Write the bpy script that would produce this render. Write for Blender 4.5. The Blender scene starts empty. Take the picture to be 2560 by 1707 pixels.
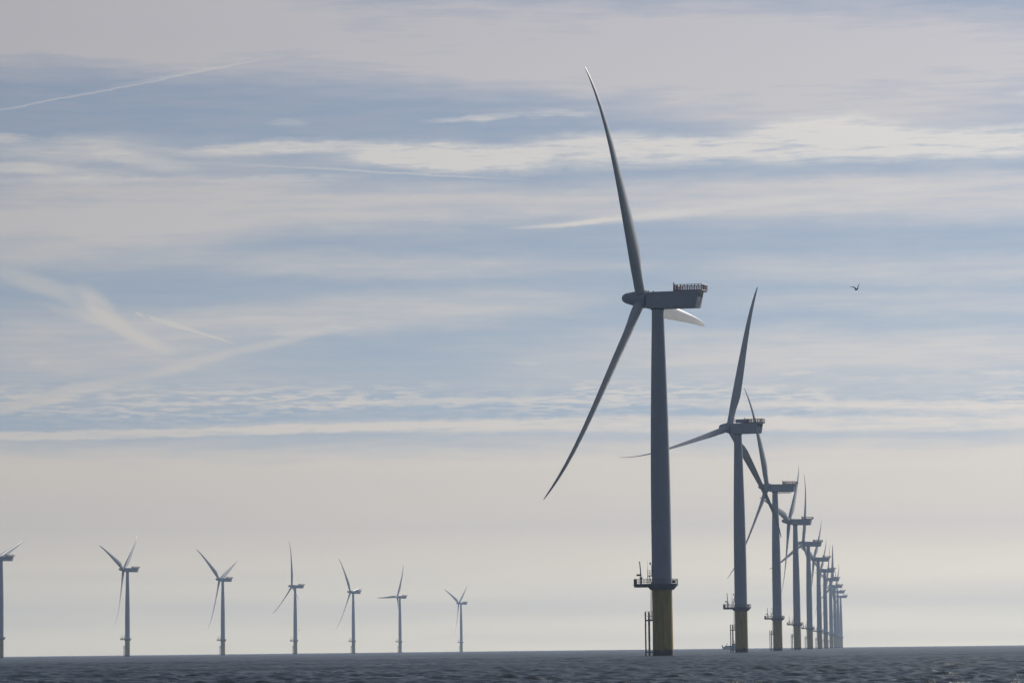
import bpy, bmesh, math, random
import numpy as np
from mathutils import Vector, Matrix

C = bpy.context.scene.collection
R = math.radians
random.seed(7)

# ------------------------------------------------------------------ camera
scene = bpy.context.scene
FPX, CX, CY = 8000.0, 1280.0, 853.5          # focal length and centre, for a 2560 px wide frame
CAM_H = 1.6
PITCH = math.atan((1625.0 - CY) / FPX)
ROLL = 0.0113
fwd = Vector((0, math.cos(PITCH), math.sin(PITCH)))
r0 = Vector((1, 0, 0)); u0 = Vector((0, -math.sin(PITCH), math.cos(PITCH)))
right = math.cos(ROLL) * r0 - math.sin(ROLL) * u0
up = math.sin(ROLL) * r0 + math.cos(ROLL) * u0
cam = bpy.data.cameras.new('camera')
cam.sensor_width = 36.0
cam.lens = FPX * 36.0 / 2560.0
cam.clip_start = 1.0
cam.clip_end = 40000.0
co = bpy.data.objects.new('camera', cam)
C.objects.link(co)
co.matrix_world = Matrix(((right.x, up.x, -fwd.x, 0), (right.y, up.y, -fwd.y, 0), (right.z, up.z, -fwd.z, CAM_H), (0, 0, 0, 1)))
scene.camera = co


def ray(px, py):
    d = fwd * FPX + right * (px - CX) - up * (py - CY)
    return d.normalized()


def ground_x(dist, px, z=40.0):
    """x of a point at depth dist and height z that is seen at column px."""
    lo, hi = -6000.0, 6000.0
    for _ in range(60):
        m = (lo + hi) / 2
        d = Vector((m, dist, z - CAM_H))
        if CX + FPX * d.dot(right) / d.dot(fwd) < px:
            lo = m
        else:
            hi = m
    return (lo + hi) / 2


# ------------------------------------------------------------------ materials
def new_mat(name):
    m = bpy.data.materials.new(name)
    m.use_nodes = True
    nt = m.node_tree
    return m, nt, nt.nodes['Principled BSDF']


def paint(name, col, rough=0.45, var=0.08, scale=(0.6, 0.6, 0.12), metal=0.0, dirt=None, dirt_amt=0.35, spec=0.35):
    """Weathered paint: mottling plus vertical run-off streaks in the object's own space."""
    m, nt, b = new_mat(name)
    L = nt.links
    tc = nt.nodes.new('ShaderNodeTexCoord')
    mp = nt.nodes.new('ShaderNodeMapping')
    mp.inputs['Scale'].default_value = scale
    L.new(tc.outputs['Object'], mp.inputs['Vector'])
    nz = nt.nodes.new('ShaderNodeTexNoise')
    nz.inputs['Scale'].default_value = 3.0
    nz.inputs['Detail'].default_value = 6.0
    nz.inputs['Roughness'].default_value = 0.65
    L.new(mp.outputs['Vector'], nz.inputs['Vector'])
    rp = nt.nodes.new('ShaderNodeValToRGB')
    rp.color_ramp.elements[0].position = 0.35
    rp.color_ramp.elements[1].position = 0.70
    d = dirt or tuple(c * 0.55 for c in col)
    a = tuple(col[i] * (1 - dirt_amt) + d[i] * dirt_amt for i in range(3))
    rp.color_ramp.elements[0].color = (*a, 1)
    rp.color_ramp.elements[1].color = (*[min(1, c * (1 + var)) for c in col], 1)
    L.new(nz.outputs['Fac'], rp.inputs['Fac'])
    L.new(rp.outputs['Color'], b.inputs['Base Color'])
    b.inputs['Roughness'].default_value = rough
    b.inputs['Metallic'].default_value = metal
    b.inputs['Specular IOR Level'].default_value = spec
    return m


M = {}
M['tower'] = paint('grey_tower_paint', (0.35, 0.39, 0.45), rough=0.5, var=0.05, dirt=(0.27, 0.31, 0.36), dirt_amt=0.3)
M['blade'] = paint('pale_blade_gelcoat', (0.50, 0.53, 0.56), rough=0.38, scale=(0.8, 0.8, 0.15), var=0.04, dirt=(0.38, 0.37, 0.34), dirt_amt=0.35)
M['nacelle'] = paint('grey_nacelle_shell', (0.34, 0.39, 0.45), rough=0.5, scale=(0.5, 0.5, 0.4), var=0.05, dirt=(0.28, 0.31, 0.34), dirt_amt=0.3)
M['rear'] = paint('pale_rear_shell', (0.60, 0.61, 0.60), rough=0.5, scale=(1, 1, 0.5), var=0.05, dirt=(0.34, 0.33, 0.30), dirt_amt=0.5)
M['steel'] = paint('dark_galvanised_steel', (0.16, 0.175, 0.19), rough=0.55, metal=0.1, scale=(1, 1, 1))
M['deck'] = paint('grey_platform_paint', (0.15, 0.165, 0.19), rough=0.6, scale=(1, 1, 0.6))
M['rubber'] = paint('weathered_fender_steel', (0.10, 0.11, 0.13), rough=0.6, scale=(1, 1, 0.2))
M['ladder'] = paint('brown_stained_ladder', (0.22, 0.19, 0.17), rough=0.7, scale=(2, 2, 0.5))
M['red'] = paint('dark_red_rail_paint', (0.17, 0.018, 0.022), rough=0.5, scale=(2, 2, 2))
M['white'] = paint('white_rail_paint', (0.24, 0.22, 0.23), rough=0.5, scale=(2, 2, 2))
M['window'] = paint('dark_window', (0.012, 0.014, 0.017), rough=0.5, spec=0.08)
M['dark'] = paint('dark_recess', (0.035, 0.038, 0.042), rough=0.8)
M['bird'] = paint('dark_plumage', (0.022, 0.021, 0.022), rough=0.8, scale=(6, 6, 6))
M['ship'] = paint('grey_blue_ship_paint', (0.22, 0.26, 0.34), rough=0.6, scale=(0.3, 0.3, 0.3))
M['shipdark'] = paint('dark_ship_fittings', (0.08, 0.09, 0.11), rough=0.6)


def yellow_mat():
    m, nt, b = new_mat('weathered_yellow_paint')
    L = nt.links
    N = nt.nodes.new
    tc = N('ShaderNodeTexCoord')
    sx = N('ShaderNodeSeparateXYZ')
    L.new(tc.outputs['Object'], sx.inputs[0])
    mp = N('ShaderNodeMapping'); mp.inputs['Scale'].default_value = (1.6, 1.6, 0.14)
    L.new(tc.outputs['Object'], mp.inputs['Vector'])
    nz = N('ShaderNodeTexNoise'); nz.inputs['Scale'].default_value = 1.5; nz.inputs['Detail'].default_value = 7
    L.new(mp.outputs[0], nz.inputs['Vector'])
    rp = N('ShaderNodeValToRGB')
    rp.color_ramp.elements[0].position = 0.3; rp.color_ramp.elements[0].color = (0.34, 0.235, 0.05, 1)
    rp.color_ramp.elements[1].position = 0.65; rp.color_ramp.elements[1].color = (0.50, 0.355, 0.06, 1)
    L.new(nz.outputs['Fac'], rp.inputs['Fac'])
    # splash zone growth: a dark weedy band with a ragged upper edge
    n2 = N('ShaderNodeTexNoise'); n2.inputs['Scale'].default_value = 0.55; n2.inputs['Detail'].default_value = 6
    L.new(tc.outputs['Object'], n2.inputs['Vector'])
    ad = N('ShaderNodeMath'); ad.operation = 'MULTIPLY_ADD'
    L.new(n2.outputs['Fac'], ad.inputs[0]); ad.inputs[1].default_value = -1.7
    L.new(sx.outputs['Z'], ad.inputs[2])
    mr = N('ShaderNodeMapRange'); mr.inputs['From Min'].default_value = 0.15; mr.inputs['From Max'].default_value = 0.75
    L.new(ad.outputs[0], mr.inputs['Value'])
    mx = N('ShaderNodeMix'); mx.data_type = 'RGBA'
    mx.inputs['A'].default_value = (0.045, 0.045, 0.038, 1)
    L.new(mr.outputs[0], mx.inputs['Factor'])
    L.new(rp.outputs['Color'], mx.inputs['B'])
    L.new(mx.outputs['Result'], b.inputs['Base Color'])
    b.inputs['Roughness'].default_value = 0.55
    b.inputs['Specular IOR Level'].default_value = 0.3
    return m


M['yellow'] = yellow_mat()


# ------------------------------------------------------------------ mesh helpers
def link(name, bm, mat, parent=None, smooth=True, angle=35):
    me = bpy.data.meshes.new(name)
    bmesh.ops.recalc_face_normals(bm, faces=bm.faces)
    bm.to_mesh(me); bm.free()
    mats = mat if isinstance(mat, (list, tuple)) else [mat]
    for x in mats:
        me.materials.append(x)
    if smooth:
        me.polygons.foreach_set('use_smooth', [True] * len(me.polygons))
        me.set_sharp_from_angle(angle=R(angle))
    o = bpy.data.objects.new(name, me)
    C.objects.link(o)
    if parent is not None:
        o.parent = parent
    return o


def lathe(bm, prof, segs=48, axis='Z', mat=0, cap=True):
    """prof: (radius, position along the axis)."""
    rings = []
    for r, z in prof:
        ring = []
        for i in range(segs):
            a = 2 * math.pi * i / segs
            p = (r * math.cos(a), r * math.sin(a), z) if axis == 'Z' else (z, r * math.cos(a), r * math.sin(a))
            ring.append(bm.verts.new(p))
        rings.append(ring)
    for k in range(len(rings) - 1):
        for i in range(segs):
            j = (i + 1) % segs
            f = bm.faces.new((rings[k][i], rings[k][j], rings[k + 1][j], rings[k + 1][i]))
            f.material_index = mat
    if cap:
        bm.faces.new(rings[0]).material_index = mat
        bm.faces.new(rings[-1]).material_index = mat
    return rings


def tube(bm, a, b, r, segs=8, r2=None, mat=0):
    a = Vector(a); b = Vector(b)
    d = (b - a).normalized()
    t = Vector((0, 0, 1)) if abs(d.z) < 0.9 else Vector((1, 0, 0))
    x = d.cross(t).normalized(); y = d.cross(x)
    ra = []; rb = []
    for i in range(segs):
        an = 2 * math.pi * i / segs
        o = x * math.cos(an) + y * math.sin(an)
        ra.append(bm.verts.new(a + o * r)); rb.append(bm.verts.new(b + o * (r2 if r2 is not None else r)))
    for i in range(segs):
        j = (i + 1) % segs
        bm.faces.new((ra[i], ra[j], rb[j], rb[i])).material_index = mat
    bm.faces.new(ra).material_index = mat
    bm.faces.new(rb).material_index = mat


def box(bm, x0, x1, y0, y1, z0, z1, mat=0):
    v = [bm.verts.new(p) for p in ((x0, y0, z0), (x1, y0, z0), (x1, y1, z0), (x0, y1, z0), (x0, y0, z1), (x1, y0, z1), (x1, y1, z1), (x0, y1, z1))]
    for f in ((0, 3, 2, 1), (4, 5, 6, 7), (0, 1, 5, 4), (1, 2, 6, 5), (2, 3, 7, 6), (3, 0, 4, 7)):
        bm.faces.new([v[i] for i in f]).material_index = mat


def bevel(bm, w, segs=2):
    bmesh.ops.bevel(bm, geom=[e for e in bm.edges if e.calc_face_angle(0) > R(30)], offset=w, segments=segs, affect='EDGES', profile=0.6)


def empty(name, loc, label, cat, group=None):
    o = bpy.data.objects.new(name, None)
    o.empty_display_size = 2.0
    C.objects.link(o)
    o.location = loc
    o['label'] = label; o['category'] = cat
    if group:
        o['group'] = group
    return o


# ------------------------------------------------------------------ wind turbine
HUB_Z, OVER, TILT = 80.2, 4.0, R(6)
BLADE_R, CONE_P, PREBEND = 54.4, 3.8, 2.9
DECK_Z = 16.1
LAND = R(32)                       # heading of the boat landing: left and a little away from the camera
LDIR = Vector((-math.cos(LAND), math.sin(LAND), 0))
LSIDE = Vector((math.sin(LAND), math.cos(LAND), 0))


def airfoil(n=22):
    pts = []
    for i in range(n):
        a = 2 * math.pi * i / n
        x = 0.5 * (1 - math.cos(a))
        t = 5 * (0.2969 * math.sqrt(max(x, 0)) - 0.126 * x - 0.3516 * x * x + 0.2843 * x ** 3 - 0.1036 * x ** 4)
        yc = 0.03 * (1 - (2 * x - 0.9) ** 2)
        pts.append((x, (t if a < math.pi else -t), yc))
    return pts


def blade_bm():
    st = [  # r, chord, thickness ratio, twist, airfoil blend
        (1.55, 2.3, 1.0, 0, 0), (2.6, 2.3, 1.0, 0, 0), (4.0, 2.34, 0.99, 14, 0.04), (5.4, 2.6, 0.85, 14, 0.25),
        (7.2, 3.1, 0.66, 13.5, 0.6), (9.2, 3.7, 0.5, 12.5, 0.9), (11.4, 4.0, 0.41, 11.3, 1), (13.6, 3.95, 0.37, 10.2, 1),
        (17, 3.75, 0.34, 8.8, 1), (21, 3.42, 0.32, 7.2, 1), (26, 2.95, 0.29, 5.4, 1), (31, 2.5, 0.265, 3.8, 1), (36, 2.1, 0.25, 2.5, 1),
        (41, 1.72, 0.235, 1.4, 1), (45, 1.4, 0.225, 0.7, 1), (48.5, 1.1, 0.215, 0.2, 1), (51, 0.84, 0.21, 0, 1), (52.8, 0.60, 0.18, 0, 1),
        (53.8, 0.40, 0.18, 0, 1), (54.4, 0.14, 0.2, 0, 1)]
    af = airfoil()
    bm = bmesh.new()
    rings = []
    for r, c, t, tw, bl in st:
        ring = []
        ph = R(tw)
        # pitch axis: centre of the round root, moving to about 0.3 chord outboard so that the leading edge stays straight
        ax = 0.5 + (0.30 - 0.5) * min(1, max(0, (r - 3) / 7))
        bend = PREBEND * (r / BLADE_R) ** 5.5
        for i, (x, y, yc) in enumerate(af):
            a = 2 * math.pi * i / len(af)
            cx_, cy_ = 0.5 * (1 - math.cos(a)), 0.5 * math.sin(a)
            X = (cx_ * (1 - bl) + x * bl - ax) * c                      # towards the trailing edge
            Y = (cy_ * (1 - bl) * t + (y * t + yc) * bl) * c            # towards the suction (downwind) side
            le, dn = -X, Y
            # local axes: +X upwind, +Y leading edge, +Z along the blade
            ring.append(bm.verts.new((le * math.sin(ph) - dn * math.cos(ph) + bend, le * math.cos(ph) + dn * math.sin(ph), r)))
        rings.append(ring)
    n = len(af)
    for k in range(len(rings) - 1):
        for i in range(n):
            j = (i + 1) % n
            bm.faces.new((rings[k][i], rings[k][j], rings[k + 1][j], rings[k + 1][i]))
    bm.faces.new(rings[0]); bm.faces.new(rings[-1])
    return bm


def deck_outline(off=0.0, n=40):
    """Round deck with a rectangular lay-down area towards the boat landing side (-x)."""
    r = 3.62 + off
    pts = []
    a0 = math.asin(2.0 / 3.62)
    for i in range(n + 1):
        a = -(math.pi - a0) + (2 * math.pi - 2 * a0) * i / n
        pts.append((r * math.cos(a), r * math.sin(a)))
    pts.append((-6.35 - off, 2.0 + off)); pts.append((-6.35 - off, -2.0 - off))
    return pts


def extrude_outline(bm, pts, z0, z1, mat=0):
    lo = [bm.verts.new((x, y, z0)) for x, y in pts]
    hi = [bm.verts.new((x, y, z1)) for x, y in pts]
    n = len(pts)
    for i in range(n):
        j = (i + 1) % n
        bm.faces.new((lo[i], lo[j], hi[j], hi[i])).material_index = mat
    bm.faces.new(lo); bm.faces.new(hi)


def resample(pts, step):
    out = []
    n = len(pts)
    for i in range(n):
        a = Vector(pts[i]); b = Vector(pts[(i + 1) % n])
        l = (b - a).length
        k = max(1, round(l / step))
        for q in range(k):
            out.append(a.lerp(b, q / k))
    return out


def build_turbine(root):
    # --- foundation: yellow transition piece
    bm = bmesh.new()
    lathe(bm, [(2.36, -3.0), (2.33, 0.0), (2.28, 6.0), (2.26, 14.7), (2.36, 14.72), (2.36, 14.98), (2.26, 15.0)], 64)
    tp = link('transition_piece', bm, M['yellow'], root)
    bm = bmesh.new()                                                  # cable tube clamped to the shaft
    for s in (1, -1):
        tube(bm, (0.6 * s + 1.2, 2.45, -2.5), (0.6 * s + 1.2, 2.45, 12.0), 0.16, 10)
    for z in (2.5, 6, 9.5):
        box(bm, 0.3, 2.1, 2.1, 2.5, z, z + 0.15)
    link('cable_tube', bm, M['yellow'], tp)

    # --- boat landing: two fender tubes, ladder, bracing, rest platform
    bm = bmesh.new()
    for s in (-1, 1):
        p = LDIR * 4.0 + LSIDE * (0.75 * s)
        for z in (0.9, 8.0):
            tube(bm, p + Vector((0, 0, z)), LDIR * 1.9 + LSIDE * (0.75 * s) + Vector((0, 0, z)), 0.13, 10)
    for z in (0.9, 8.0):
        tube(bm, LDIR * 3.4 + LSIDE * 0.75 + Vector((0, 0, z)), LDIR * 3.4 - LSIDE * 0.75 + Vector((0, 0, z)), 0.10, 8)
    for s in (-1, 1):
        p = LDIR * 2.9 + LSIDE * (0.75 * s)
        tube(bm, p + Vector((0, 0, 0.9)), p + Vector((0, 0, 8.0)), 0.07, 8)
    bl = link('boat_landing', bm, M['rubber'], root)
    for s in (-1, 1):
        bm = bmesh.new()
        p = LDIR * 4.0 + LSIDE * (0.75 * s)
        tube(bm, p + Vector((0, 0, -2.5)), p + Vector((0, 0, 9.9)), 0.17, 14)
        link('fender_tube', bm, M['rubber'], bl)
    bm = bmesh.new()
    for s in (-1, 1):
        p = LDIR * 3.45 + LSIDE * (0.24 * s)
        tube(bm, p + Vector((0, 0, -2.0)), p + Vector((0, 0, 9.6)), 0.065, 8)
        q = LDIR * 2.75 + LSIDE * (0.22 * s)
        tube(bm, LDIR * 2.95 + LSIDE * (0.22 * s) + Vector((0, 0, 8.0)), q + Vector((0, 0, DECK_Z)), 0.05, 8)
    for k in range(38):
        z = -1.5 + 0.29 * k
        tube(bm, LDIR * 3.45 + LSIDE * 0.24 + Vector((0, 0, z)), LDIR * 3.45 - LSIDE * 0.24 + Vector((0, 0, z)), 0.022, 6)
    for k in range(26):
        z = 8.2 + 0.3 * k
        d = 2.95 - 0.2 * (z - 8.0) / 8.1
        tube(bm, LDIR * d + LSIDE * 0.22 + Vector((0, 0, z)), LDIR * d - LSIDE * 0.22 + Vector((0, 0, z)), 0.022, 6)
    link('ladder', bm, M['ladder'], bl)
    bm = bmesh.new()
    q = [LDIR * a + LSIDE * b for a, b in ((2.2, -0.9), (3.9, -0.9), (3.9, 0.9), (2.2, 0.9))]
    lo = [bm.verts.new(p + Vector((0, 0, 7.82))) for p in q]; hi = [bm.verts.new(p + Vector((0, 0, 8.02))) for p in q]
    for i in range(4):
        bm.faces.new((lo[i], lo[(i + 1) % 4], hi[(i + 1) % 4], hi[i]))
    bm.faces.new(lo); bm.faces.new(hi)
    for p in q:
        tube(bm, p + Vector((0, 0, 8.0)), p + Vector((0, 0, 10.0)), 0.045, 6)
    for z in (8.9, 9.95):
        for i in (0, 2, 3):
            tube(bm, q[i] + Vector((0, 0, z)), q[(i + 1) % 4] + Vector((0, 0, z)), 0.035, 6)
    link('rest_platform', bm, M['rubber'], bl)

    # --- service platform with its bracket ring
    bm = bmesh.new()
    extrude_outline(bm, deck_outline(), DECK_Z - 0.42, DECK_Z)
    lathe(bm, [(2.30, 14.75), (2.62, 14.76), (3.45, DECK_Z - 0.424), (2.30, DECK_Z - 0.426)], 48)
    box(bm, -6.2, -2.3, -1.7, -1.45, 15.36, 15.676); box(bm, -6.2, -2.3, 1.45, 1.7, 15.36, 15.676)
    pf = link('service_platform', bm, M['deck'], root, angle=25)
    bm = bmesh.new()
    rail = resample(deck_outline(-0.08), 0.55)
    n = len(rail)
    for i, p in enumerate(rail):
        tube(bm, (p.x, p.y, DECK_Z), (p.x, p.y, DECK_Z + 1.1), 0.035, 6)
        a = rail[(i + 1) % n]
        for z in (0.4, 0.75, 1.1):
            tube(bm, (p.x, p.y, DECK_Z + z), (a.x, a.y, DECK_Z + z), 0.03, 6)
    link('railing', bm, M['steel'], pf)
    bm = bmesh.new()                                                  # kit boxes lashed to the ends of the deck
    box(bm, -6.22, -5.75, -1.8, 1.8, DECK_Z + 0.01, DECK_Z + 1.12)
    bevel(bm, 0.04)
    link('storage_locker', bm, M['deck'], pf)
    bm = bmesh.new()
    box(bm, 2.35, 3.0, 0.6, 1.7, DECK_Z + 0.2, DECK_Z + 0.85)
    bevel(bm, 0.04)
    link('equipment_box', bm, M['dark'], pf)
    # davit crane
    bm = bmesh.new()
    tube(bm, (-4.75, -0.9, DECK_Z), (-4.75, -0.9, DECK_Z + 1.5), 0.22, 12)
    tube(bm, (-4.75, -0.9, DECK_Z + 1.2), (-4.75, -0.9, DECK_Z + 1.5), 0.36, 12)
    tube(bm, (-4.75, -0.9, DECK_Z + 1.5), (-4.98, -0.7, DECK_Z + 4.85), 0.15, 10, 0.10)
    tube(bm, (-4.98, -0.7, DECK_Z + 4.7), (-5.02, -0.68, DECK_Z + 5.0), 0.14, 8)
    box(bm, -5.75, -4.65, -1.05, -0.7, DECK_Z + 1.78, DECK_Z + 2.2)
    link('davit_crane', bm, M['steel'], pf)
    # access steps and landing to the tower door, whip aerial
    bm = bmesh.new()
    box(bm, -3.25, -2.15, -0.7, 0.7, DECK_Z + 1.72, DECK_Z + 1.92)
    for y in (-0.66, 0.66):
        for x in (-3.2, -2.7, -2.25):
            tube(bm, (x, y, DECK_Z + 1.9), (x, y, DECK_Z + 3.0), 0.035, 6)
        for z in (2.45, 3.0):
            tube(bm, (-3.2, y, DECK_Z + z), (-2.25, y, DECK_Z + z), 0.03, 6)
        tube(bm, (-2.85, y, DECK_Z + 1.75), (-2.35, y, DECK_Z + 0.05), 0.07, 6)
        tube(bm, (-3.2, y, DECK_Z), (-3.2, y, DECK_Z + 1.8), 0.05, 6)
    for k in range(6):
        tube(bm, (-2.75 + 0.07 * k, -0.66, DECK_Z + 1.5 - 0.26 * k), (-2.75 + 0.07 * k, 0.66, DECK_Z + 1.5 - 0.26 * k), 0.04, 6)
    link('door_landing', bm, M['steel'], pf)
    bm = bmesh.new()
    tube(bm, (-3.25, -0.68, DECK_Z), (-3.25, -0.68, DECK_Z + 3.2), 0.05, 6)
    tube(bm, (-3.25, -0.68, DECK_Z + 3.2), (-3.27, -0.68, DECK_Z + 5.3), 0.035, 6, 0.015)
    link('aerial', bm, M['steel'], pf)

    # --- tower
    bm = bmesh.new()
    prof = [(2.26, 15.02), (2.25, 22), (2.24, 30), (2.20, 38), (2.10, 46), (1.98, 53), (1.82, 60), (1.65, 67), (1.48, 73), (1.38, 77.2), (1.38, 78.3)]
    full = []
    for i, (r, z) in enumerate(prof):
        full.append((r, z))
        if z in (30, 53):                                             # flanged section joints
            full += [(r + 0.035, z + 0.02), (r + 0.035, z + 0.24), (r - 0.004, z + 0.26)]
    lathe(bm, full, 64)
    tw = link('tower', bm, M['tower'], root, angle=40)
    bm = bmesh.new()
    box(bm, -2.33, -2.18, -0.5, 0.5, DECK_Z + 1.95, DECK_Z + 4.1)
    bevel(bm, 0.05)
    link('door', bm, M['deck'], tw)
    bm = bmesh.new()
    lathe(bm, [(0.10, 0), (0.17, 0.05), (0.17, 0.32), (0.22, 0.36), (0.05, 0.5)], 12)
    tube(bm, (0.0, 0, 0.05), (0.42, 0, -0.25), 0.06, 6)
    bmesh.ops.translate(bm, verts=bm.verts, vec=(-2.62, -0.45, DECK_Z + 4.35))
    link('navigation_lamp', bm, M['dark'], tw)
    return


def build_nacelle(root):
    """Nacelle frame: origin on the tower axis at hub height, -X points upwind."""
    w = 1.65
    bm = bmesh.new()
    sec = [  # x, half width, z low, z high, sheared rear end
        (-2.45, 1.30, -1.72, 1.50), (-2.2, 1.58, -1.95, 1.68), (-1.2, w, -2.02, 1.73), (4.0, w, -2.02, 1.76), (9.85, w, -1.98, 1.76)]
    rings = []
    for i, (x, hw, z0, z1) in enumerate(sec):
        top = x + (0.72 if i == len(sec) - 1 else 0)
        rings.append([bm.verts.new(p) for p in ((x, -hw, z0), (x, hw, z0), (top, hw, z1), (top, -hw, z1))])
    for k in range(len(rings) - 1):
        for i in range(4):
            j = (i + 1) % 4
            bm.faces.new((rings[k][i], rings[k][j], rings[k + 1][j], rings[k + 1][i]))
    bm.faces.new(rings[0]); bm.faces.new(rings[-1])
    bm.normal_update()
    bmesh.ops.bevel(bm, geom=[e for e in bm.edges if abs(e.verts[0].co.x - e.verts[1].co.x) > 0.9 and e.calc_face_angle(0) > R(40)], offset=0.14, segments=3, affect='EDGES')
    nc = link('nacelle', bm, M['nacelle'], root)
    # seam where the front collar meets the body, yaw skirt
    bm = bmesh.new()
    lathe(bm, [(1.42, -2.3), (1.52, -2.28), (1.52, -1.9), (1.42, -1.88)], 48)
    link('yaw_collar', bm, M['dark'], nc)
    bm = bmesh.new()
    lathe(bm, [(1.45, -2.75), (1.78, -2.70), (1.78, -2.46), (1.4, -2.44)], 40, axis='X')
    for k in range(10):
        a = 2 * math.pi * k / 10
        tube(bm, (-2.78, 1.7 * math.cos(a), 1.7 * math.sin(a)), (-2.4, 1.7 * math.cos(a), 1.7 * math.sin(a)), 0.09, 6)
    link('main_bearing_ring', bm, M['dark'], nc)
    # rear face, tipped outwards at the top
    sl = 0.72 / 3.74

    def rear(bm, y0, y1, z0, z1, d0, d1, mat=0):
        vs = []
        for d in (d0, d1):
            for y, z in ((y0, z0), (y1, z0), (y1, z1), (y0, z1)):
                vs.append(bm.verts.new((9.85 + (z + 1.98) * sl + d, y, z)))
        for f in ((3, 2, 1, 0), (4, 5, 6, 7), (0, 1, 5, 4), (1, 2, 6, 5), (2, 3, 7, 6), (3, 0, 4, 7)):
            bm.faces.new([vs[i] for i in f]).material_index = mat
    bm = bmesh.new()
    rear(bm, -1.58, 1.58, -1.9, 1.60, 0.003, 0.05)
    for s in (-1, 1):                                                  # moulded V of the rear hatch
        for k in range(9):
            y = s * (0.12 + 0.115 * k); z = -1.55 + 0.21 * k
            rear(bm, min(y, y + s * 0.14), max(y, y + s * 0.14), z, z + 0.30, 0.053, 0.12)
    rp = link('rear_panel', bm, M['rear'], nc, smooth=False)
    for s in (-1, 1):
        bm = bmesh.new()
        rear(bm, -0.62 + 0.76 * s, 0.60 + 0.76 * s, 0.45, 1.36, 0.056, 0.075)
        link('window', bm, M['window'], nc, smooth=False)
    # heli-hoist platform on the rear roof
    bm = bmesh.new()
    x0, x1 = 4.55, 11.35
    zf = 1.78
    box(bm, 10.2, x1, -1.6, 1.6, zf - 0.22, zf + 0.02)
    box(bm, x0, 10.2, -1.6, 1.6, zf - 0.003, zf + 0.05)
    hp = link('hoist_platform', bm, M['rear'], nc, smooth=False)
    posts = bmesh.new(); rails = bmesh.new()
    nx = 9
    ring = []
    for k in range(nx):
        ring.append((x0 + (x1 - x0) * k / (nx - 1), -1.58))
    for k in range(1, 5):
        ring.append((x1, -1.58 + 3.16 * k / 4))
    for k in range(1, nx):
        ring.append((x1 - (x1 - x0) * k / (nx - 1), 1.58))
    for k in range(1, 4):
        ring.append((x0, 1.58 - 3.16 * k / 4))
    for i, (x, y) in enumerate(ring):
        tube(posts, (x, y, zf), (x, y, zf + 1.42), 0.12, 6)
        a = ring[(i + 1) % len(ring)]
        tube(rails, (x + 0.02, y, zf + 0.2), (x + 0.02, y, zf + 0.98), 0.035, 6)
        for z in (0.5, 0.95):
            tube(rails, (x, y, zf + z), (a[0], a[1], zf + z), 0.03, 6)
        tube(posts, (x, y, zf + 1.40), (a[0], a[1], zf + 1.40), 0.07, 6)
        tube(posts, (x, y, zf + 0.12), (a[0], a[1], zf + 0.12), 0.09, 6)
    # denser bracing at the front gate and a little wind mast on the corner
    for k in range(4):
        tube(posts, (x0 + 0.15 + 0.2 * k, -1.58, zf), (x0 + 0.15 + 0.2 * k, -1.58, zf + 1.4), 0.04, 6)
        tube(posts, (x0 + 0.15 + 0.2 * k, 1.58, zf), (x0 + 0.15 + 0.2 * k, 1.58, zf + 1.4), 0.04, 6)
    link('red_guard_post', posts, M['red'], hp)
    link('white_guard_rail', rails, M['white'], hp)
    bm = bmesh.new()
    tube(bm, (x0, -1.58, zf), (x0, -1.58, zf + 1.75), 0.06, 6)
    tube(bm, (x0 - 0.22, -1.58, zf + 1.5), (x0 + 0.12, -1.58, zf + 1.5), 0.05, 6)
    lathe_b = lathe(bm, [(0.06, zf + 1.6), (0.15, zf + 1.66), (0.15, zf + 1.84), (0.05, zf + 1.9)], 10)
    bmesh.ops.translate(bm, verts=[v for r in lathe_b for v in r], vec=(x0, -1.58, 0))
    link('aviation_light', bm, M['dark'], hp)
    for x, y in ((-2.0, -0.6), (-1.3, 0.5)):
        bm = bmesh.new()
        tube(bm, (x, y, 1.6), (x, y, 2.1), 0.06, 6)
        tube(bm, (x - 0.16, y, 2.06), (x + 0.16, y, 2.06), 0.08, 6)
        link('wind_sensor', bm, M['dark'], nc)
    return nc


def build_hub(root):
    bm = bmesh.new()
    # axis along local X (upwind positive), origin at hub centre
    prof = [(1.55, -1.45), (1.98, -1.42), (2.0, -1.1), (1.98, 0.2), (1.78, 1.2), (1.52, 2.2), (1.32, 3.1), (1.12, 3.85), (0.9, 4.3), (0.62, 4.6), (0.3, 4.76), (0.02, 4.8)]
    lathe(bm, prof, 48, axis='X')
    h = link('hub_spinner', bm, M['nacelle'], root, angle=50)
    for k in range(3):
        bm = bmesh.new()
        lathe(bm, [(1.30, 1.1), (1.31, 1.75), (1.18, 1.95)], 40)
        a = k * 2 * math.pi / 3
        bmesh.ops.rotate(bm, verts=bm.verts, cent=(0, 0, 0), matrix=Matrix.Rotation(a, 3, 'X'))
        link('blade_root_collar', bm, M['nacelle'], h, angle=50)
    return h


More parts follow.
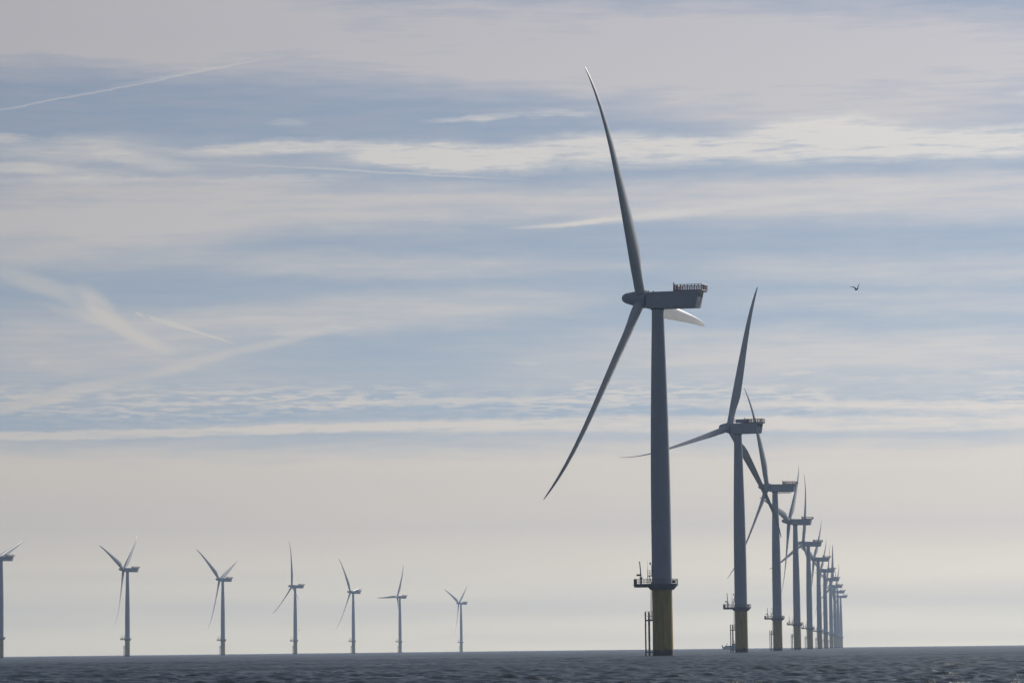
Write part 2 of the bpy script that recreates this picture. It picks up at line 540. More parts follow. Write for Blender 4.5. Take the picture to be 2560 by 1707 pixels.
def pose_rotor(root, yaw, azim, pitch):
    """Turn nacelle, hub and blades of one turbine. yaw: how far the upwind axis turns from image-left towards away."""
    f0 = Vector((-math.cos(yaw), math.sin(yaw), 0))
    z = Vector((0, 0, 1))
    f = (math.cos(TILT) * f0 + math.sin(TILT) * z)
    v = (-math.sin(TILT) * f0 + math.cos(TILT) * z)
    h = Vector((math.sin(yaw), math.cos(yaw), 0))
    hub = Vector((0, 0, HUB_Z)) + f * OVER
    c = math.atan(CONE_P / BLADE_R)
    k = 0
    for ch in root.children:
        base = ch.name.split('.')[0]
        if base == 'nacelle':
            ch.matrix_local = Matrix.Translation((0, 0, HUB_Z)) @ Matrix.Rotation(-yaw, 4, 'Z') @ Matrix.Rotation(R(1.8), 4, 'Y')
        elif base in ('hub_spinner', 'blade'):
            a = azim + (k * 2 * math.pi / 3 if base == 'blade' else 0)
            rad = math.cos(a) * v + math.sin(a) * h
            tan = -math.sin(a) * v + math.cos(a) * h
            if base == 'blade':
                k += 1
                X = math.cos(c) * f - math.sin(c) * rad
                Z = math.cos(c) * rad + math.sin(c) * f
            else:
                X, Z = f, rad
            Y = -tan
            m = Matrix(((X.x, Y.x, Z.x, hub.x), (X.y, Y.y, Z.y, hub.y), (X.z, Y.z, Z.z, hub.z), (0, 0, 0, 1)))
            if base == 'blade':
                m = m @ Matrix.Rotation(-pitch, 4, 'Z')
            ch.matrix_local = m


D1 = 716.0
ROW_R = 'wind turbines in the near row running away on the right'
ROW_L = 'wind turbines in the far row along the horizon on the left'
# distance factor, tower column, yaw, rotor azimuth, blade pitch, row, label
TURB = [
    (1.007, 1651.0, 25.3, 91.5, 3, ROW_R, 'biggest and nearest offshore wind turbine, pale sunlit third blade showing behind its tower'),
    (1.607, 1849.5, 45.0, 13.5, 82, ROW_R, 'second largest turbine, open roof hatch on its nacelle and broad feathered blades'),
    (2.214, 1941.2, 24.6, 90.6, 8, ROW_R, 'third turbine of the near row, one blade lying hidden behind its own nacelle'),
    (2.821, 1991.0, 18.9, 42.6, 14, ROW_R, 'fourth turbine of the near row, first one past the turbine with the hidden blade'),
    (3.430, 2023.0, 25.8, 6.5, 6, ROW_R, 'fifth turbine of the near row, one blade standing straight up behind a neighbour\'s platform'),
    (4.035, 2047.6, 20.0, 44.0, 14, ROW_R, 'sixth turbine of the near row, first one beyond the turbine with the upright blade'),
    (4.642, 2063.4, 18.0, 46.0, 14, ROW_R, 'seventh turbine from the front of the near row, fifth from its hazy far end'),
    (5.250, 2077.5, 14.0, 36.0, 12, ROW_R, 'eighth turbine from the front of the near row, fourth from its hazy far end'),
    (5.856, 2087.5, 20.0, 4.0, 70, ROW_R, 'hazy turbine third from the far end of the near row, blade pointing straight up'),
    (6.463, 2095.3, 20.0, 38.0, 20, ROW_R, 'hazy turbine next to last at the far end of the near row'),
    (7.070, 2102.5, 18.0, 92.0, 10, ROW_R, 'palest and smallest turbine, last at the far end of the near row'),
    (3.620, 2.5, 21.9, 72.3, 6, ROW_L, 'turbine cut by the left edge of the picture, blade slanting up over nacelle'),
    (4.170, 318.7, 14.4, 51.4, 16, ROW_L, 'largest complete turbine of the far row, blades making a tall Y'),
    (4.790, 557.2, 23.8, 64.0, 12, ROW_L, 'far row turbine with a wide Y of blades, beside the one with a tall Y'),
    (5.340, 738.2, 15.0, 110.8, 12, ROW_L, 'far row turbine with one blade straight upright, a bird speck beside its tower'),
    (5.910, 883.4, 21.4, 82.2, 12, ROW_L, 'far row turbine with a bright blade lying just above its nacelle'),
    (6.490, 1000.0, 23.0, 26.5, 14, ROW_L, 'far row turbine with one blade stretched out level to the left'),
    (7.440, 1153.0, 22.5, 52.8, 14, ROW_L, 'smallest turbine of the far row, standing alone after a wide gap'),
]


def copy_tree(o, parent=None):
    c = o.copy()
    C.objects.link(c)
    if parent is not None:
        c.parent = parent
        c.matrix_parent_inverse = o.matrix_parent_inverse.copy()
    for ch in o.children:
        copy_tree(ch, c)
    return c


proto = empty('wind_turbine', (0, 0, 0), 'x', 'wind turbine')
build_turbine(proto)
build_nacelle(proto)
build_hub(proto)
blade0 = link('blade', blade_bm(), M['blade'], proto, angle=60)
for _ in range(2):
    b2 = blade0.copy(); C.objects.link(b2); b2.parent = proto

src = [(o, list(o.children)) for o in (proto,)]
turbines = [proto] + [copy_tree(proto) for _ in TURB[1:]]
for t, (rel, col, yaw, az, pit, row, label) in zip(turbines, TURB):
    d = D1 * rel
    t.location = (ground_x(d, col), d, 0)
    t['label'] = label; t['category'] = 'wind turbine'; t['group'] = row
    pose_rotor(t, R(yaw), R(az), R(pit))

# the nearest machine carries slightly longer blades
for c in proto.children:
    if c.name.split('.')[0] == 'blade':
        c.scale = (1, 1, 1.028)

# the second turbine has its roof hatch open for maintenance
t2 = turbines[1]
n2 = [c for c in t2.children if c.name.startswith('nacelle')][0]
bm = bmesh.new()
box(bm, 0.2, 4.2, -1.45, -1.3, 1.86, 3.2)
box(bm, 0.2, 4.2, 1.3, 1.45, 1.86, 3.2)
for x in (-2.0, -1.2, -0.5):
    tube(bm, (x, -1.35, 1.8), (x, -1.35, 3.15), 0.06, 6)
tube(bm, (-2.0, -1.35, 3.15), (0.3, -1.35, 3.15), 0.12, 6)
tube(bm, (-2.0, -1.35, 2.5), (0.3, -1.35, 2.5), 0.12, 6)
link('open_roof_hatch', bm, M['nacelle'], n2, smooth=False)


# ------------------------------------------------------------------ gulls
def make_bird():
    bm = bmesh.new()
    # body along +X (head), spindle of rings
    prof = [(-0.33, 0.012, 0.02), (-0.27, 0.055, 0.0), (-0.15, 0.075, -0.005), (0.0, 0.088, -0.012), (0.12, 0.075, -0.006), (0.19, 0.052, 0.008), (0.245, 0.05, 0.02), (0.29, 0.036, 0.018), (0.325, 0.014, 0.008), (0.36, 0.006, 0.0)]
    rings = []
    for x, r, z in prof:
        wid = 1.7 if x < -0.25 else 1.0
        rings.append([bm.verts.new((x, r * wid * math.cos(a), z + r * math.sin(a) * (0.35 if x < -0.25 else 0.9))) for a in (2 * math.pi * i / 12 for i in range(12))])
    for k in range(len(rings) - 1):
        for i in range(12):
            j = (i + 1) % 12
            bm.faces.new((rings[k][i], rings[k][j], rings[k + 1][j], rings[k + 1][i]))
    bm.faces.new(rings[0]); bm.faces.new(rings[-1])
    # wings: spanwise stations (span, height, leading x, chord, thickness)
    for s, st in ((1, [(0.05, 0.03, 0.12, 0.25, 0.035), (0.20, 0.19, 0.15, 0.24, 0.03), (0.34, 0.29, 0.13, 0.20, 0.022), (0.50, 0.34, 0.04, 0.15, 0.016), (0.64, 0.37, -0.06, 0.09, 0.01), (0.75, 0.39, -0.14, 0.02, 0.005)]),
                  (-1, [(0.05, 0.03, 0.12, 0.25, 0.035), (0.16, 0.18, 0.17, 0.24, 0.03), (0.27, 0.36, 0.20, 0.19, 0.022), (0.36, 0.50, 0.20, 0.14, 0.016), (0.43, 0.60, 0.19, 0.09, 0.01), (0.47, 0.65, 0.17, 0.02, 0.005)])):
        rr = []
        for y, z, xl, c, t in st:
            rr.append([bm.verts.new(p) for p in ((xl, s * y, z), (xl - 0.3 * c, s * y, z + t), (xl - c, s * y, z - 0.01), (xl - 0.3 * c, s * y, z - 0.5 * t))])
        for k in range(len(rr) - 1):
            for i in range(4):
                j = (i + 1) % 4
                bm.faces.new((rr[k][i], rr[k][j], rr[k + 1][j], rr[k + 1][i]))
        bm.faces.new(rr[0]); bm.faces.new(rr[-1])
    return link('flying_bird', bm, M['bird'], None, angle=60)


def place_bird(o, px, py, dist, head, roll, size):
    d = ray(px, py)
    o.location = Vector((0, 0, CAM_H)) + d * dist
    o.rotation_euler = (roll, R(-20), head)
    o.scale = (size,) * 3


gull = make_bird()
place_bird(gull, 2141.5, 723.5, 470, R(48), R(0), 1.35)
gull['label'] = 'dark bird gliding alone with raised wings high in the sky'
gull['category'] = 'bird'; gull['group'] = 'birds in the air'
g2 = gull.copy(); C.objects.link(g2)
place_bird(g2, 748.0, 1574.5, 1900, R(20), R(10), 1.0)
g2['label'] = 'tiny speck of a bird low beside a far turbine tower'


# ------------------------------------------------------------------ ship on the horizon
def make_ship():
    root = empty('ship', (0, 0, 0), 'hazy grey work ship on the horizon behind the yellow base of the second turbine', 'ship')
    bm = bmesh.new()
    st = [(-9.5, 0.3, 3.7), (-8.6, 1.4, 3.4), (-6.5, 2.7, 3.1), (-2, 3.2, 2.7), (6, 3.2, 2.5), (12.5, 2.9, 2.6)]
    rings = []
    for x, w, z in st:
        k = 0.55 if x < -6 else 0.9
        dx = -1.2 if x < -8 else 0
        rings.append([bm.verts.new(p) for p in ((x + 1.2 + dx * 0, -w * k, -1.0), (x, -w, z), (x, w, z), (x + 1.2 + dx * 0, w * k, -1.0))])
    for k in range(len(rings) - 1):
        for i in range(4):
            j = (i + 1) % 4
            bm.faces.new((rings[k][i], rings[k][j], rings[k + 1][j], rings[k + 1][i]))
    bm.faces.new(rings[0]); bm.faces.new(rings[-1])
    link('hull', bm, M['ship'], root, smooth=False)
    bm = bmesh.new()
    box(bm, -6.0, 6.5, -2.5, 2.5, 2.4, 4.4)
    bevel(bm, 0.2)
    link('deckhouse', bm, M['ship'], root, smooth=False)
    bm = bmesh.new()
    box(bm, 2.2, 6.2, -2.2, 2.2, 4.42, 6.8)
    bevel(bm, 0.3)
    wh = link('wheelhouse', bm, M['ship'], root, smooth=False)
    bm = bmesh.new()
    box(bm, 2.1, 6.3, -2.26, 2.26, 5.5, 6.25)
    link('window_band', bm, M['shipdark'], wh, smooth=False)
    bm = bmesh.new()
    tube(bm, (4.5, 0, 6.8), (4.3, 0, 10.3), 0.22, 8, 0.12)
    tube(bm, (4.4, -1.2, 9.0), (4.4, 1.2, 9.0), 0.12, 6)
    box(bm, 3.2, 5.0, -0.5, 0.5, 9.3, 9.65)
    link('mast', bm, M['shipdark'], root)
    bm = bmesh.new()
    tube(bm, (-4.6, 0.3, 4.3), (-4.6, 0.3, 5.2), 0.4, 8)
    tube(bm, (-4.6, 0.3, 5.1), (-3.0, -0.2, 7.0), 0.25, 8)
    link('deck_crane', bm, M['shipdark'], root)
    bm = bmesh.new()
    box(bm, -9.6, -8.4, -0.7, 0.7, 3.5, 4.7)
    bevel(bm, 0.15)
    link('bow_winch', bm, M['shipdark'], root, smooth=False)
    return root


ship = make_ship()
sd = 3300.0
ship.location = (ground_x(sd, 1826, 3.0), sd, 0.0)
ship.rotation_euler = (0, 0, R(-14))
ship.scale = (0.92, 0.92, 0.92)


# ------------------------------------------------------------------ sea
def make_sea():
    rng = np.random.default_rng(11)
    # azimuths: fine in front, growing steps round the back
    fine = np.arange(-R(10.5), R(10.5), 0.00042)
    rest = [R(10.5)]; st = 0.0006
    while rest[-1] < math.pi - 0.03:
        rest.append(rest[-1] + st); st = min(st * 1.18, 0.06)
    rest = np.array(rest)
    az = np.concatenate([-rest[::-1], fine, rest])
    rad = [2.0]
    while rad[-1] < 9500:
        r = rad[-1]
        dr = max(0.5, r * 0.03) if r < 95 else (r * 0.0017 if r < 700 else (r * 0.0024 if r < 4200 else r * 0.02))
        rad.append(r + dr)
    rad = np.array(rad)
    na, nr = len(az), len(rad)
    Rg, Ag = np.meshgrid(rad, az, indexing='ij')
    X = (Rg * np.sin(Ag)).astype(np.float32); Y = (Rg * np.cos(Ag)).astype(np.float32)
    dr = np.gradient(rad)
    da = np.gradient(az)
    X0, Y0 = X.ravel(), Y.ravel()
    # grid spacing decides which waves each ring can carry
    sp_r = np.repeat(dr.astype(np.float32), na)
    sp_a = (Rg * da[None, :]).ravel().astype(np.float32)
    sp = np.maximum(sp_r, sp_a)
    mss = np.zeros_like(X0)                         # slope of the waves too short for the local grid
    Z = np.zeros_like(X0); DX = np.zeros_like(X0); DY = np.zeros_like(X0)
    n = 84
    lam = np.exp(np.linspace(math.log(0.45), math.log(18.0), n))
    wind = R(-72)
    for l in lam:
        th = wind + rng.normal(0, 0.72 + 0.4 * math.exp(-l / 1.6)) + (math.pi if rng.random() < 0.08 else 0)
        k = 2 * math.pi / l
        amp = SEA_AMP * l ** 0.97 * math.exp(-(l / 6.5) ** 2) * rng.uniform(0.6, 1.4) * (1 + 1.1 * math.exp(-l / 1.3))
        ph = rng.uniform(0, 2 * math.pi)
        w = np.clip((l / sp - 2.0) / 1.5, 0, 1)
        mss += 0.5 * (k * amp) ** 2 * (1 - w * w)
        arg = (k * math.cos(th)) * X0 + (k * math.sin(th)) * Y0 + ph
        c = np.cos(arg) * (amp * w); s = np.sin(arg) * (amp * w)
        Z += c
        DX -= 0.6 * math.cos(th) * s; DY -= 0.6 * math.sin(th) * s
    co_ = np.stack([X0 + DX, Y0 + DY, Z], axis=1).astype(np.float32)
    i = np.arange(nr - 1)[:, None] * na + np.arange(na)[None, :]
    j = np.arange(nr - 1)[:, None] * na + ((np.arange(na) + 1) % na)[None, :]
    q = np.stack([i, j, j + na, i + na], axis=-1).reshape(-1, 4)[:, ::-1]
    me = bpy.data.meshes.new('sea')
    me.vertices.add(len(co_)); me.vertices.foreach_set('co', co_.ravel())
    me.loops.add(q.size); me.loops.foreach_set('vertex_index', q.ravel().astype(np.int32))
    me.polygons.add(len(q)); me.polygons.foreach_set('loop_start', np.arange(0, q.size, 4, dtype=np.int32))
    me.update(calc_edges=True)
    me.polygons.foreach_set('use_smooth', np.ones(len(q), dtype=bool))
    at = me.attributes.new('ripple', 'FLOAT', 'POINT')
    at.data.foreach_set('value', np.sqrt(np.sqrt(2 * (mss * 0.17 + 0.00006))).astype(np.float32))
    o = bpy.data.objects.new('sea', me)
    C.objects.link(o)
    o['kind'] = 'structure'
    return o, float(np.std(Z))


SEA_AMP = 0.0062
sea, sea_std = make_sea()
print('sea verts', len(sea.data.vertices), 'std', sea_std)

m, nt, b = new_mat('sea_water')
L = nt.links
N = nt.nodes.new
tc = N('ShaderNodeTexCoord')
b.inputs['Base Color'].default_value = (0.006, 0.022, 0.028, 1)
b.inputs['Roughness'].default_value = 0.08
b.inputs['IOR'].default_value = 1.333
n1 = N('ShaderNodeTexNoise'); n1.inputs['Scale'].default_value = 3.2; n1.inputs['Detail'].default_value = 5; n1.inputs['Roughness'].default_value = 0.72
L.new(tc.outputs['Object'], n1.inputs['Vector'])
bp = N('ShaderNodeBump'); bp.inputs['Strength'].default_value = 1.0; bp.inputs['Distance'].default_value = 0.06
L.new(n1.outputs['Fac'], bp.inputs['Height'])
L.new(bp.outputs['Normal'], b.inputs['Normal'])
ra = N('ShaderNodeAttribute'); ra.attribute_name = 'ripple'
# gusts roughen the water in drifting patches
n3 = N('ShaderNodeTexNoise'); n3.inputs['Scale'].default_value = 0.022; n3.inputs['Detail'].default_value = 6; n3.inputs['Roughness'].default_value = 0.65
L.new(tc.outputs['Object'], n3.inputs['Vector'])
mr = N('ShaderNodeMapRange'); mr.inputs['From Min'].default_value = 0.3; mr.inputs['From Max'].default_value = 0.7
mr.inputs['To Min'].default_value = 0.68; mr.inputs['To Max'].default_value = 1.22
L.new(n3.outputs['Fac'], mr.inputs['Value'])
mu = N('ShaderNodeMath'); mu.operation = 'MULTIPLY'
L.new(ra.outputs['Fac'], mu.inputs[0]); L.new(mr.outputs[0], mu.inputs[1])
L.new(mu.outputs[0], b.inputs['Roughness'])
sea.data.materials.append(m)

# ------------------------------------------------------------------ haze
SUN_AZ, SUN_EL = R(36.0), R(26.0)
HAZE_D = 0.0001
bm = bmesh.new()
box(bm, -9800, 9800, -9800, 9800, -1.6, 142.0)
hz = link('haze', bm, [], None, smooth=False)
hm = bpy.data.materials.new('pale_air'); hm.use_nodes = True
ht = hm.node_tree; ht.nodes.clear()
out = ht.nodes.new('ShaderNodeOutputMaterial')
pv = ht.nodes.new('ShaderNodeVolumePrincipled')
pv.inputs['Color'].default_value = (0.58, 0.74, 1.0, 1)
pv.inputs['Density'].default_value = HAZE_D
pv.inputs['Anisotropy'].default_value = 0.25
ht.links.new(pv.outputs[0], out.inputs['Volume'])
hz.data.materials.append(hm)
hz['kind'] = 'stuff'

# ------------------------------------------------------------------ sun and sky
sun_dir = Vector((math.sin(SUN_AZ) * math.cos(SUN_EL), math.cos(SUN_AZ) * math.cos(SUN_EL), math.sin(SUN_EL)))
sl = bpy.data.lights.new('sun', 'SUN')
sl.energy = 3.6
sl.angle = R(0.55)
sl.color = (1.0, 0.93, 0.82)
so = bpy.data.objects.new('sun', sl)
C.objects.link(so)
so.rotation_euler = (-sun_dir).to_track_quat('-Z', 'Y').to_euler()
so.location = sun_dir * 500

world = bpy.data.worlds.new('World')
scene.world = world
world.use_nodes = True
wt = world.node_tree
wt.nodes.clear()
W = wt.nodes.new
WL = wt.links.new
#SKY#
CLR_LOW, CLR_HIGH = (167, 183, 199), (142, 158, 181)
VEIL_LOW, VEIL_HIGH = (204, 202, 201), (187, 185, 190)
WHITE, TRAILC, BANKC = (214, 210, 205), (210, 206, 202), (221, 214, 206)
DECK_TOP, DECK_BOT, DECK_BLUE = (222, 214, 203), (296, 279, 240), (214, 208, 202)
def srgb(r, g, b):
    f = lambda c: (c / 255 / 12.92) if c / 255 < 0.04045 else ((c / 255 + 0.055) / 1.055) ** 2.4
    return (f(r), f(g), f(b), 1)


def val(node, i, x):
    if hasattr(x, 'links') or hasattr(x, 'is_output'):
        WL(x, node.inputs[i])
    else:
        node.inputs[i].default_value = x


def mth(op, a, b_=None, c=None, clamp=False):
    n = W('ShaderNodeMath'); n.operation = op; n.use_clamp = clamp
    val(n, 0, a)
    if b_ is not None:
        val(n, 1, b_)
    if c is not None:
        val(n, 2, c)
    return n.outputs[0]


def ramp(x, a, b_, lo=0.0, hi=1.0, smooth=True):
    n = W('ShaderNodeMapRange'); n.interpolation_type = 'SMOOTHSTEP' if smooth else 'LINEAR'
    val(n, 0, x); val(n, 1, a); val(n, 2, b_); val(n, 3, lo); val(n, 4, hi)
    return n.outputs[0]


def mixc(f, a, b_):
    n = W('ShaderNodeMix'); n.data_type = 'RGBA'; n.clamp_factor = True
    val(n, 0, f)
    for i, x in ((6, a), (7, b_)):
        if isinstance(x, tuple):
            n.inputs[i].default_value = x
        else:
            WL(x, n.inputs[i])
    return n.outputs[2]


def noise(vec, sx, sy, detail=5, rough=0.55, off=(0, 0), dist=0.0):
    mp = W('ShaderNodeMapping'); mp.inputs['Scale'].default_value = (sx, sy, 1); mp.inputs['Location'].default_value = (off[0], off[1], 0)
    WL(vec, mp.inputs['Vector'])
    n = W('ShaderNodeTexNoise'); n.noise_dimensions = '2D'
    n.inputs['Scale'].default_value = 1.0; n.inputs['Detail'].default_value = detail; n.inputs['Roughness'].default_value = rough
    n.inputs['Distortion'].default_value = dist
    WL(mp.outputs[0], n.inputs['Vector'])
    return n.outputs['Fac']


def comb(x, y):
    n = W('ShaderNodeCombineXYZ'); val(n, 0, x); val(n, 1, y)
    return n.outputs[0]


# sky coordinates in degrees: U = bearing to the right of north (+Y), V = height above the horizon
tcw = W('ShaderNodeTexCoord')
sep = W('ShaderNodeSeparateXYZ'); WL(tcw.outputs['Generated'], sep.inputs[0])
U = mth('MULTIPLY', mth('ARCTAN2', sep.outputs['X'], sep.outputs['Y']), 180 / math.pi)
V = mth('MULTIPLY', mth('ARCSINE', sep.outputs['Z']), 180 / math.pi)
UV = comb(U, V)


def deg(x, y):
    """Bearing and height in degrees of a cloud noted at (x, y) on a 2352 px wide print of the scene."""
    d = ray(x * 2560 / 2352, y * 2560 / 2352)
    return math.degrees(math.atan2(d.x, d.y)), math.degrees(math.asin(d.z))


PXD = 2352 / 2560 * FPX * math.pi / 180          # print px per degree
# wind-drawn warps shared by all layers
wob = noise(UV, 0.32, 0.9, 4, 0.5, (3.1, 7.7))
fine_w = noise(UV, 2.4, 6.0, 4, 0.6, (1.3, 2.2))
Vw = mth('ADD', V, mth('ADD', mth('MULTIPLY_ADD', wob, 0.32, -0.16), mth('MULTIPLY_ADD', fine_w, 0.12, -0.06)))
UVs = comb(U, Vw)                                  # strongly warped: cirrus and veils
fw2 = noise(UV, 5.0, 9.0, 3, 0.6, (8.3, 4.2))
fw3 = noise(UV, 0.5, 1.2, 2, 0.5, (5.3, 9.2))
UVt = comb(U, mth('ADD', V, mth('ADD', mth('MULTIPLY_ADD', fw2, 0.03, -0.015), mth('MULTIPLY_ADD', fw3, 0.10, -0.05))))   # lightly warped: condensation trails


def streak(x0, y0, x1, y1, hw, s, vec, soft=1.0):
    """Elongated cloud streak between two points; hw half width in print px."""
    a = deg(x0, y0); b_ = deg(x1, y1)
    cx_, cy_ = (a[0] + b_[0]) / 2, (a[1] + b_[1]) / 2
    dx, dy = b_[0] - a[0], b_[1] - a[1]
    mp = W('ShaderNodeMapping'); mp.vector_type = 'TEXTURE'
    mp.inputs['Location'].default_value = (cx_, cy_, 0)
    mp.inputs['Rotation'].default_value = (0, 0, math.atan2(dy, dx))
    mp.inputs['Scale'].default_value = (math.hypot(dx, dy) / 2 * 1.12, hw / PXD * 1.5, 1)
    WL(vec, mp.inputs['Vector'])
    g = W('ShaderNodeTexGradient'); g.gradient_type = 'SPHERICAL'
    WL(mp.outputs[0], g.inputs[0])
    return ramp(g.outputs['Fac'], 0.0, soft, 0.0, s)


def total(items, vec):
    acc = None
    for it in items:
        o = streak(*it[:6], vec, it[6] if len(it) > 6 else 0.75)
        acc = o if acc is None else mth('ADD', acc, o)
    return acc


#  x0    y0    x1    y1   hw  strength
veil = total([
    (-900, 30, 900, 40, 110, 0.8), (-600, 30, 3000, 70, 105, 0.75), (700, 130, 3000, 170, 105, 0.6),
    (-500, 470, 1500, 465, 62, 0.80), (900, 455, 3000, 440, 55, 0.75),
    (-500, 560, 700, 540, 70, 0.62), (300, 600, 1500, 615, 30, 0.50), (1300, 615, 3000, 605, 35, 0.42),
    (250, 735, 1500, 690, 42, 0.58), (1500, 690, 3000, 690, 30, 0.35),
    (-400, 790, 800, 770, 70, 0.55), (950, 795, 3000, 780, 48, 0.62), (700, 860, 3000, 850, 55, 0.45), (-400, 880, 1000, 870, 60, 0.30),
    (-300, 390, 900, 370, 60, 0.35), (1300, 262, 2500, 240, 45, 0.40), (1500, 410, 2700, 405, 22, 0.2),
], UVs)
white = total([
    (700, 350, 1330, 368, 30, 1.0), (760, 352, 1300, 380, 26, 0.6), (1100, 352, 1760, 335, 34, 1.0), (1500, 345, 2200, 318, 40, 1.0), (1700, 300, 2150, 285, 30, 0.9), (1900, 335, 2600, 318, 42, 1.0),
    (330, 346, 900, 326, 16, 0.85), (-100, 342, 420, 338, 26, 0.5), (-100, 312, 80, 318, 10, 0.6), (-80, 385, 140, 380, 12, 0.6), (180, 348, 480, 392, 16, 0.5), (20, 378, 330, 408, 14, 0.45), (-100, 408, 480, 410, 9, 0.5), (400, 420, 860, 405, 8, 0.45),
    (955, 278, 1240, 262, 7, 0.6), (1180, 268, 1390, 262, 8, 0.45), (600, 275, 720, 285, 10, 0.25),
    (560, 764, 880, 744, 7, 0.55),
    
    (1800, 826, 1870, 825, 4, 0.6), (1770, 856, 1890, 855, 4, 0.65), (2220, 856, 2420, 858, 6, 0.6), (60, 832, 120, 832, 6, 0.6), (1160, 830, 1260, 829, 3, 0.4), (1290, 866, 1310, 866, 3, 0.4),
    (2300, 215, 2450, 215, 6, 0.4),
], UVs)
trail = total([
    (-420, 330, 655, 126, 2.0, 0.36, 0.5), (200, 208, 655, 127, 3.5, 0.22),
    (560, 377, 1240, 415, 2.4, 0.42, 0.6), (350, 373, 700, 384, 4, 0.15),
    (1150, 526, 1460, 501, 5, 0.7), (1240, 514, 1640, 490, 10, 0.55), (1380, 505, 1950, 446, 9, 0.5), (1650, 468, 2500, 398, 13, 0.28),
    (355, 732, 460, 762, 5.5, 1.3), (400, 745, 550, 794, 2.6, 1.1), (306, 712, 336, 730, 4, 0.7), (338, 723, 368, 742, 4, 0.8),
    (-260, 995, 440, 838, 15, 0.7), (320, 868, 560, 800, 14, 0.55), (460, 826, 800, 752, 10, 0.5),
    (110, 668, 420, 820, 18, 0.6), (170, 645, 300, 765, 22, 0.6), (-60, 615, 240, 690, 20, 0.5), (240, 740, 420, 822, 14, 0.5), (80, 695, 260, 745, 10, 0.35),
], UVt)

fib = noise(UV, 0.55, 6.5, 6, 0.62, (2.0, 0.0))               # drawn-out fibres
mott = noise(UV, 0.9, 10.0, 7, 0.64, (0.0, 5.0), 0.12)          # mottled ice cloud
mack = noise(UV, 1.9, 15.0, 4, 0.55, (4.0, 1.0), 0.1)        # mackerel flakes

veil = mth('MULTIPLY', veil, mth('MULTIPLY_ADD', fib, 0.9, 0.55))
veil = mth('ADD', veil, ramp(fib, 0.30, 0.75, 0.06, 0.22))
white = mth('MULTIPLY', white, ramp(mott, 0.22, 0.66, 0.28, 1.08))
# the long pale bank under the flakes
UVb = comb(U, mth('ADD', V, mth('ADD', mth('MULTIPLY_ADD', wob, 0.12, -0.06), mth('MULTIPLY_ADD', fine_w, 0.10, -0.05))))
bank = total([
    (-1400, 1024, 1300, 966, 10, 0.9, 0.6), (200, 978, 3600, 940, 17, 0.95, 0.6), (1000, 922, 3600, 914, 9, 0.75), (500, 928, 1500, 914, 7, 0.6), (1500, 934, 3600, 930, 12, 0.6),
], UVb)
bank = mth('MULTIPLY', bank, ramp(mott, 0.2, 0.6, 0.45, 1.0))
# rows of flakes between 6.0 and 6.8 degrees up... thinner on the left
ly = deg(1176, 920)[1]
row = mth('MULTIPLY', ramp(mth('ABSOLUTE', mth('SUBTRACT', Vw, ly)), 0.0, 0.52, 1.0, 0.0), mth('MULTIPLY', ramp(mack, 0.40, 0.62, 0.0, 1.0), ramp(noise(UV, 0.35, 1.6, 3, 0.5, (9.0, 2.0)), 0.36, 0.6, 0.25, 1.0)))
white = mth('ADD', white, row)
# the far cloud deck: everything low down merges into one pale sheet
deck_top = deg(1176, 992)[1]
low = ramp(mth('MULTIPLY_ADD', mth('SUBTRACT', fib, 0.5), 0.5, Vw), deck_top - 0.62, deck_top + 0.22, 1.0, 0.0)
# above the framed part of the sky the streaks thin out to a broken veil
high = mth('MULTIPLY', ramp(V, 18.0, 40.0), ramp(noise(UV, 0.05, 0.16, 5, 0.55), 0.45, 0.65, 0.0, 0.35))

sky = W('ShaderNodeTexSky')
sky.sky_type = 'NISHITA'
sky.sun_disc = False
sky.sun_elevation = SUN_EL
sky.sun_rotation = SUN_AZ
sky.altitude = 0
sky.air_density = 0.5; sky.dust_density = 0.15; sky.ozone_density = 2.0
SKY_S = 0.055
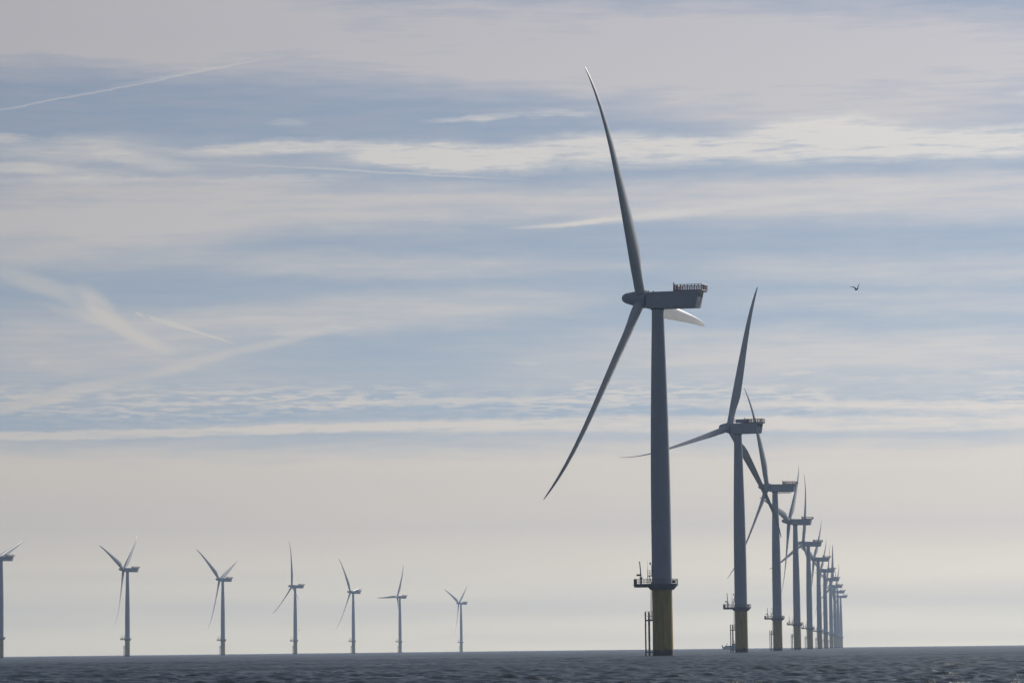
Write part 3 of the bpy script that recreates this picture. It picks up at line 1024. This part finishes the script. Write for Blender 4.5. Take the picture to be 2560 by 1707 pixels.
# thin-cloud brightness falls off away from the sun
dp = W('ShaderNodeVectorMath'); dp.operation = 'DOT_PRODUCT'
WL(tcw.outputs['Generated'], dp.inputs[0]); dp.inputs[1].default_value = sun_dir
phase = mth('MULTIPLY_ADD', mth('POWER', mth('MULTIPLY_ADD', dp.outputs['Value'], 0.5, 0.5), 5.0), 1.08, 0.385)


def lit(c, k=1.0):
    n = W('ShaderNodeVectorMath'); n.operation = 'SCALE'
    if isinstance(c, tuple):
        n.inputs[0].default_value = c[:3]
    else:
        WL(c, n.inputs[0])
    WL(mth('MULTIPLY', phase, k / SKY_S), n.inputs['Scale'])
    return n.outputs[0]


lowblue = mixc(ramp(V, 5.0, 11.0, 0, 1, False), srgb(*CLR_LOW), srgb(*CLR_HIGH))
clear = mixc(ramp(V, 11.5, 17.0, 0.10, 1.0), lit(lowblue), sky.outputs[0])
veilc = mixc(ramp(V, 6.0, 11.0, 0, 1, False), srgb(*VEIL_LOW), srgb(*VEIL_HIGH))
c1 = mixc(mth('ADD', veil, high, None, True), clear, lit(veilc))
lowc = mixc(ramp(V, 0.0, 2.2, 0, 1, False), srgb(*DECK_BOT), srgb(*DECK_TOP))
band = noise(UV, 0.12, 1.7, 4, 0.45, (6.0, 3.0))
lowc = mixc(ramp(band, 0.3, 0.75, 0.0, 0.3), lowc, srgb(*DECK_BLUE))
c2 = mixc(low, c1, lit(lowc))
c3 = mixc(mth('MINIMUM', white, 0.92), c2, lit(srgb(*WHITE)))
c3 = mixc(mth('MINIMUM', bank, 0.95), c3, lit(srgb(*BANKC)))
c4 = mixc(mth('ADD', trail, 0.0, None, True), c3, lit(srgb(*TRAILC)))
bg = W('ShaderNodeBackground')
WL(c4, bg.inputs['Color'])
bg.inputs['Strength'].default_value = SKY_S
wo = W('ShaderNodeOutputWorld')
WL(bg.outputs[0], wo.inputs['Surface'])
#ENDSKY#

# ------------------------------------------------------------------ render settings
scene.view_settings.view_transform = 'Standard'
scene.view_settings.look = 'None'
scene.view_settings.exposure = 0.0
scene.view_settings.gamma = 1.0
scene.cycles.max_bounces = 6
scene.cycles.volume_bounces = 0
scene.cycles.use_denoising = True
scene.cycles.use_adaptive_sampling = False
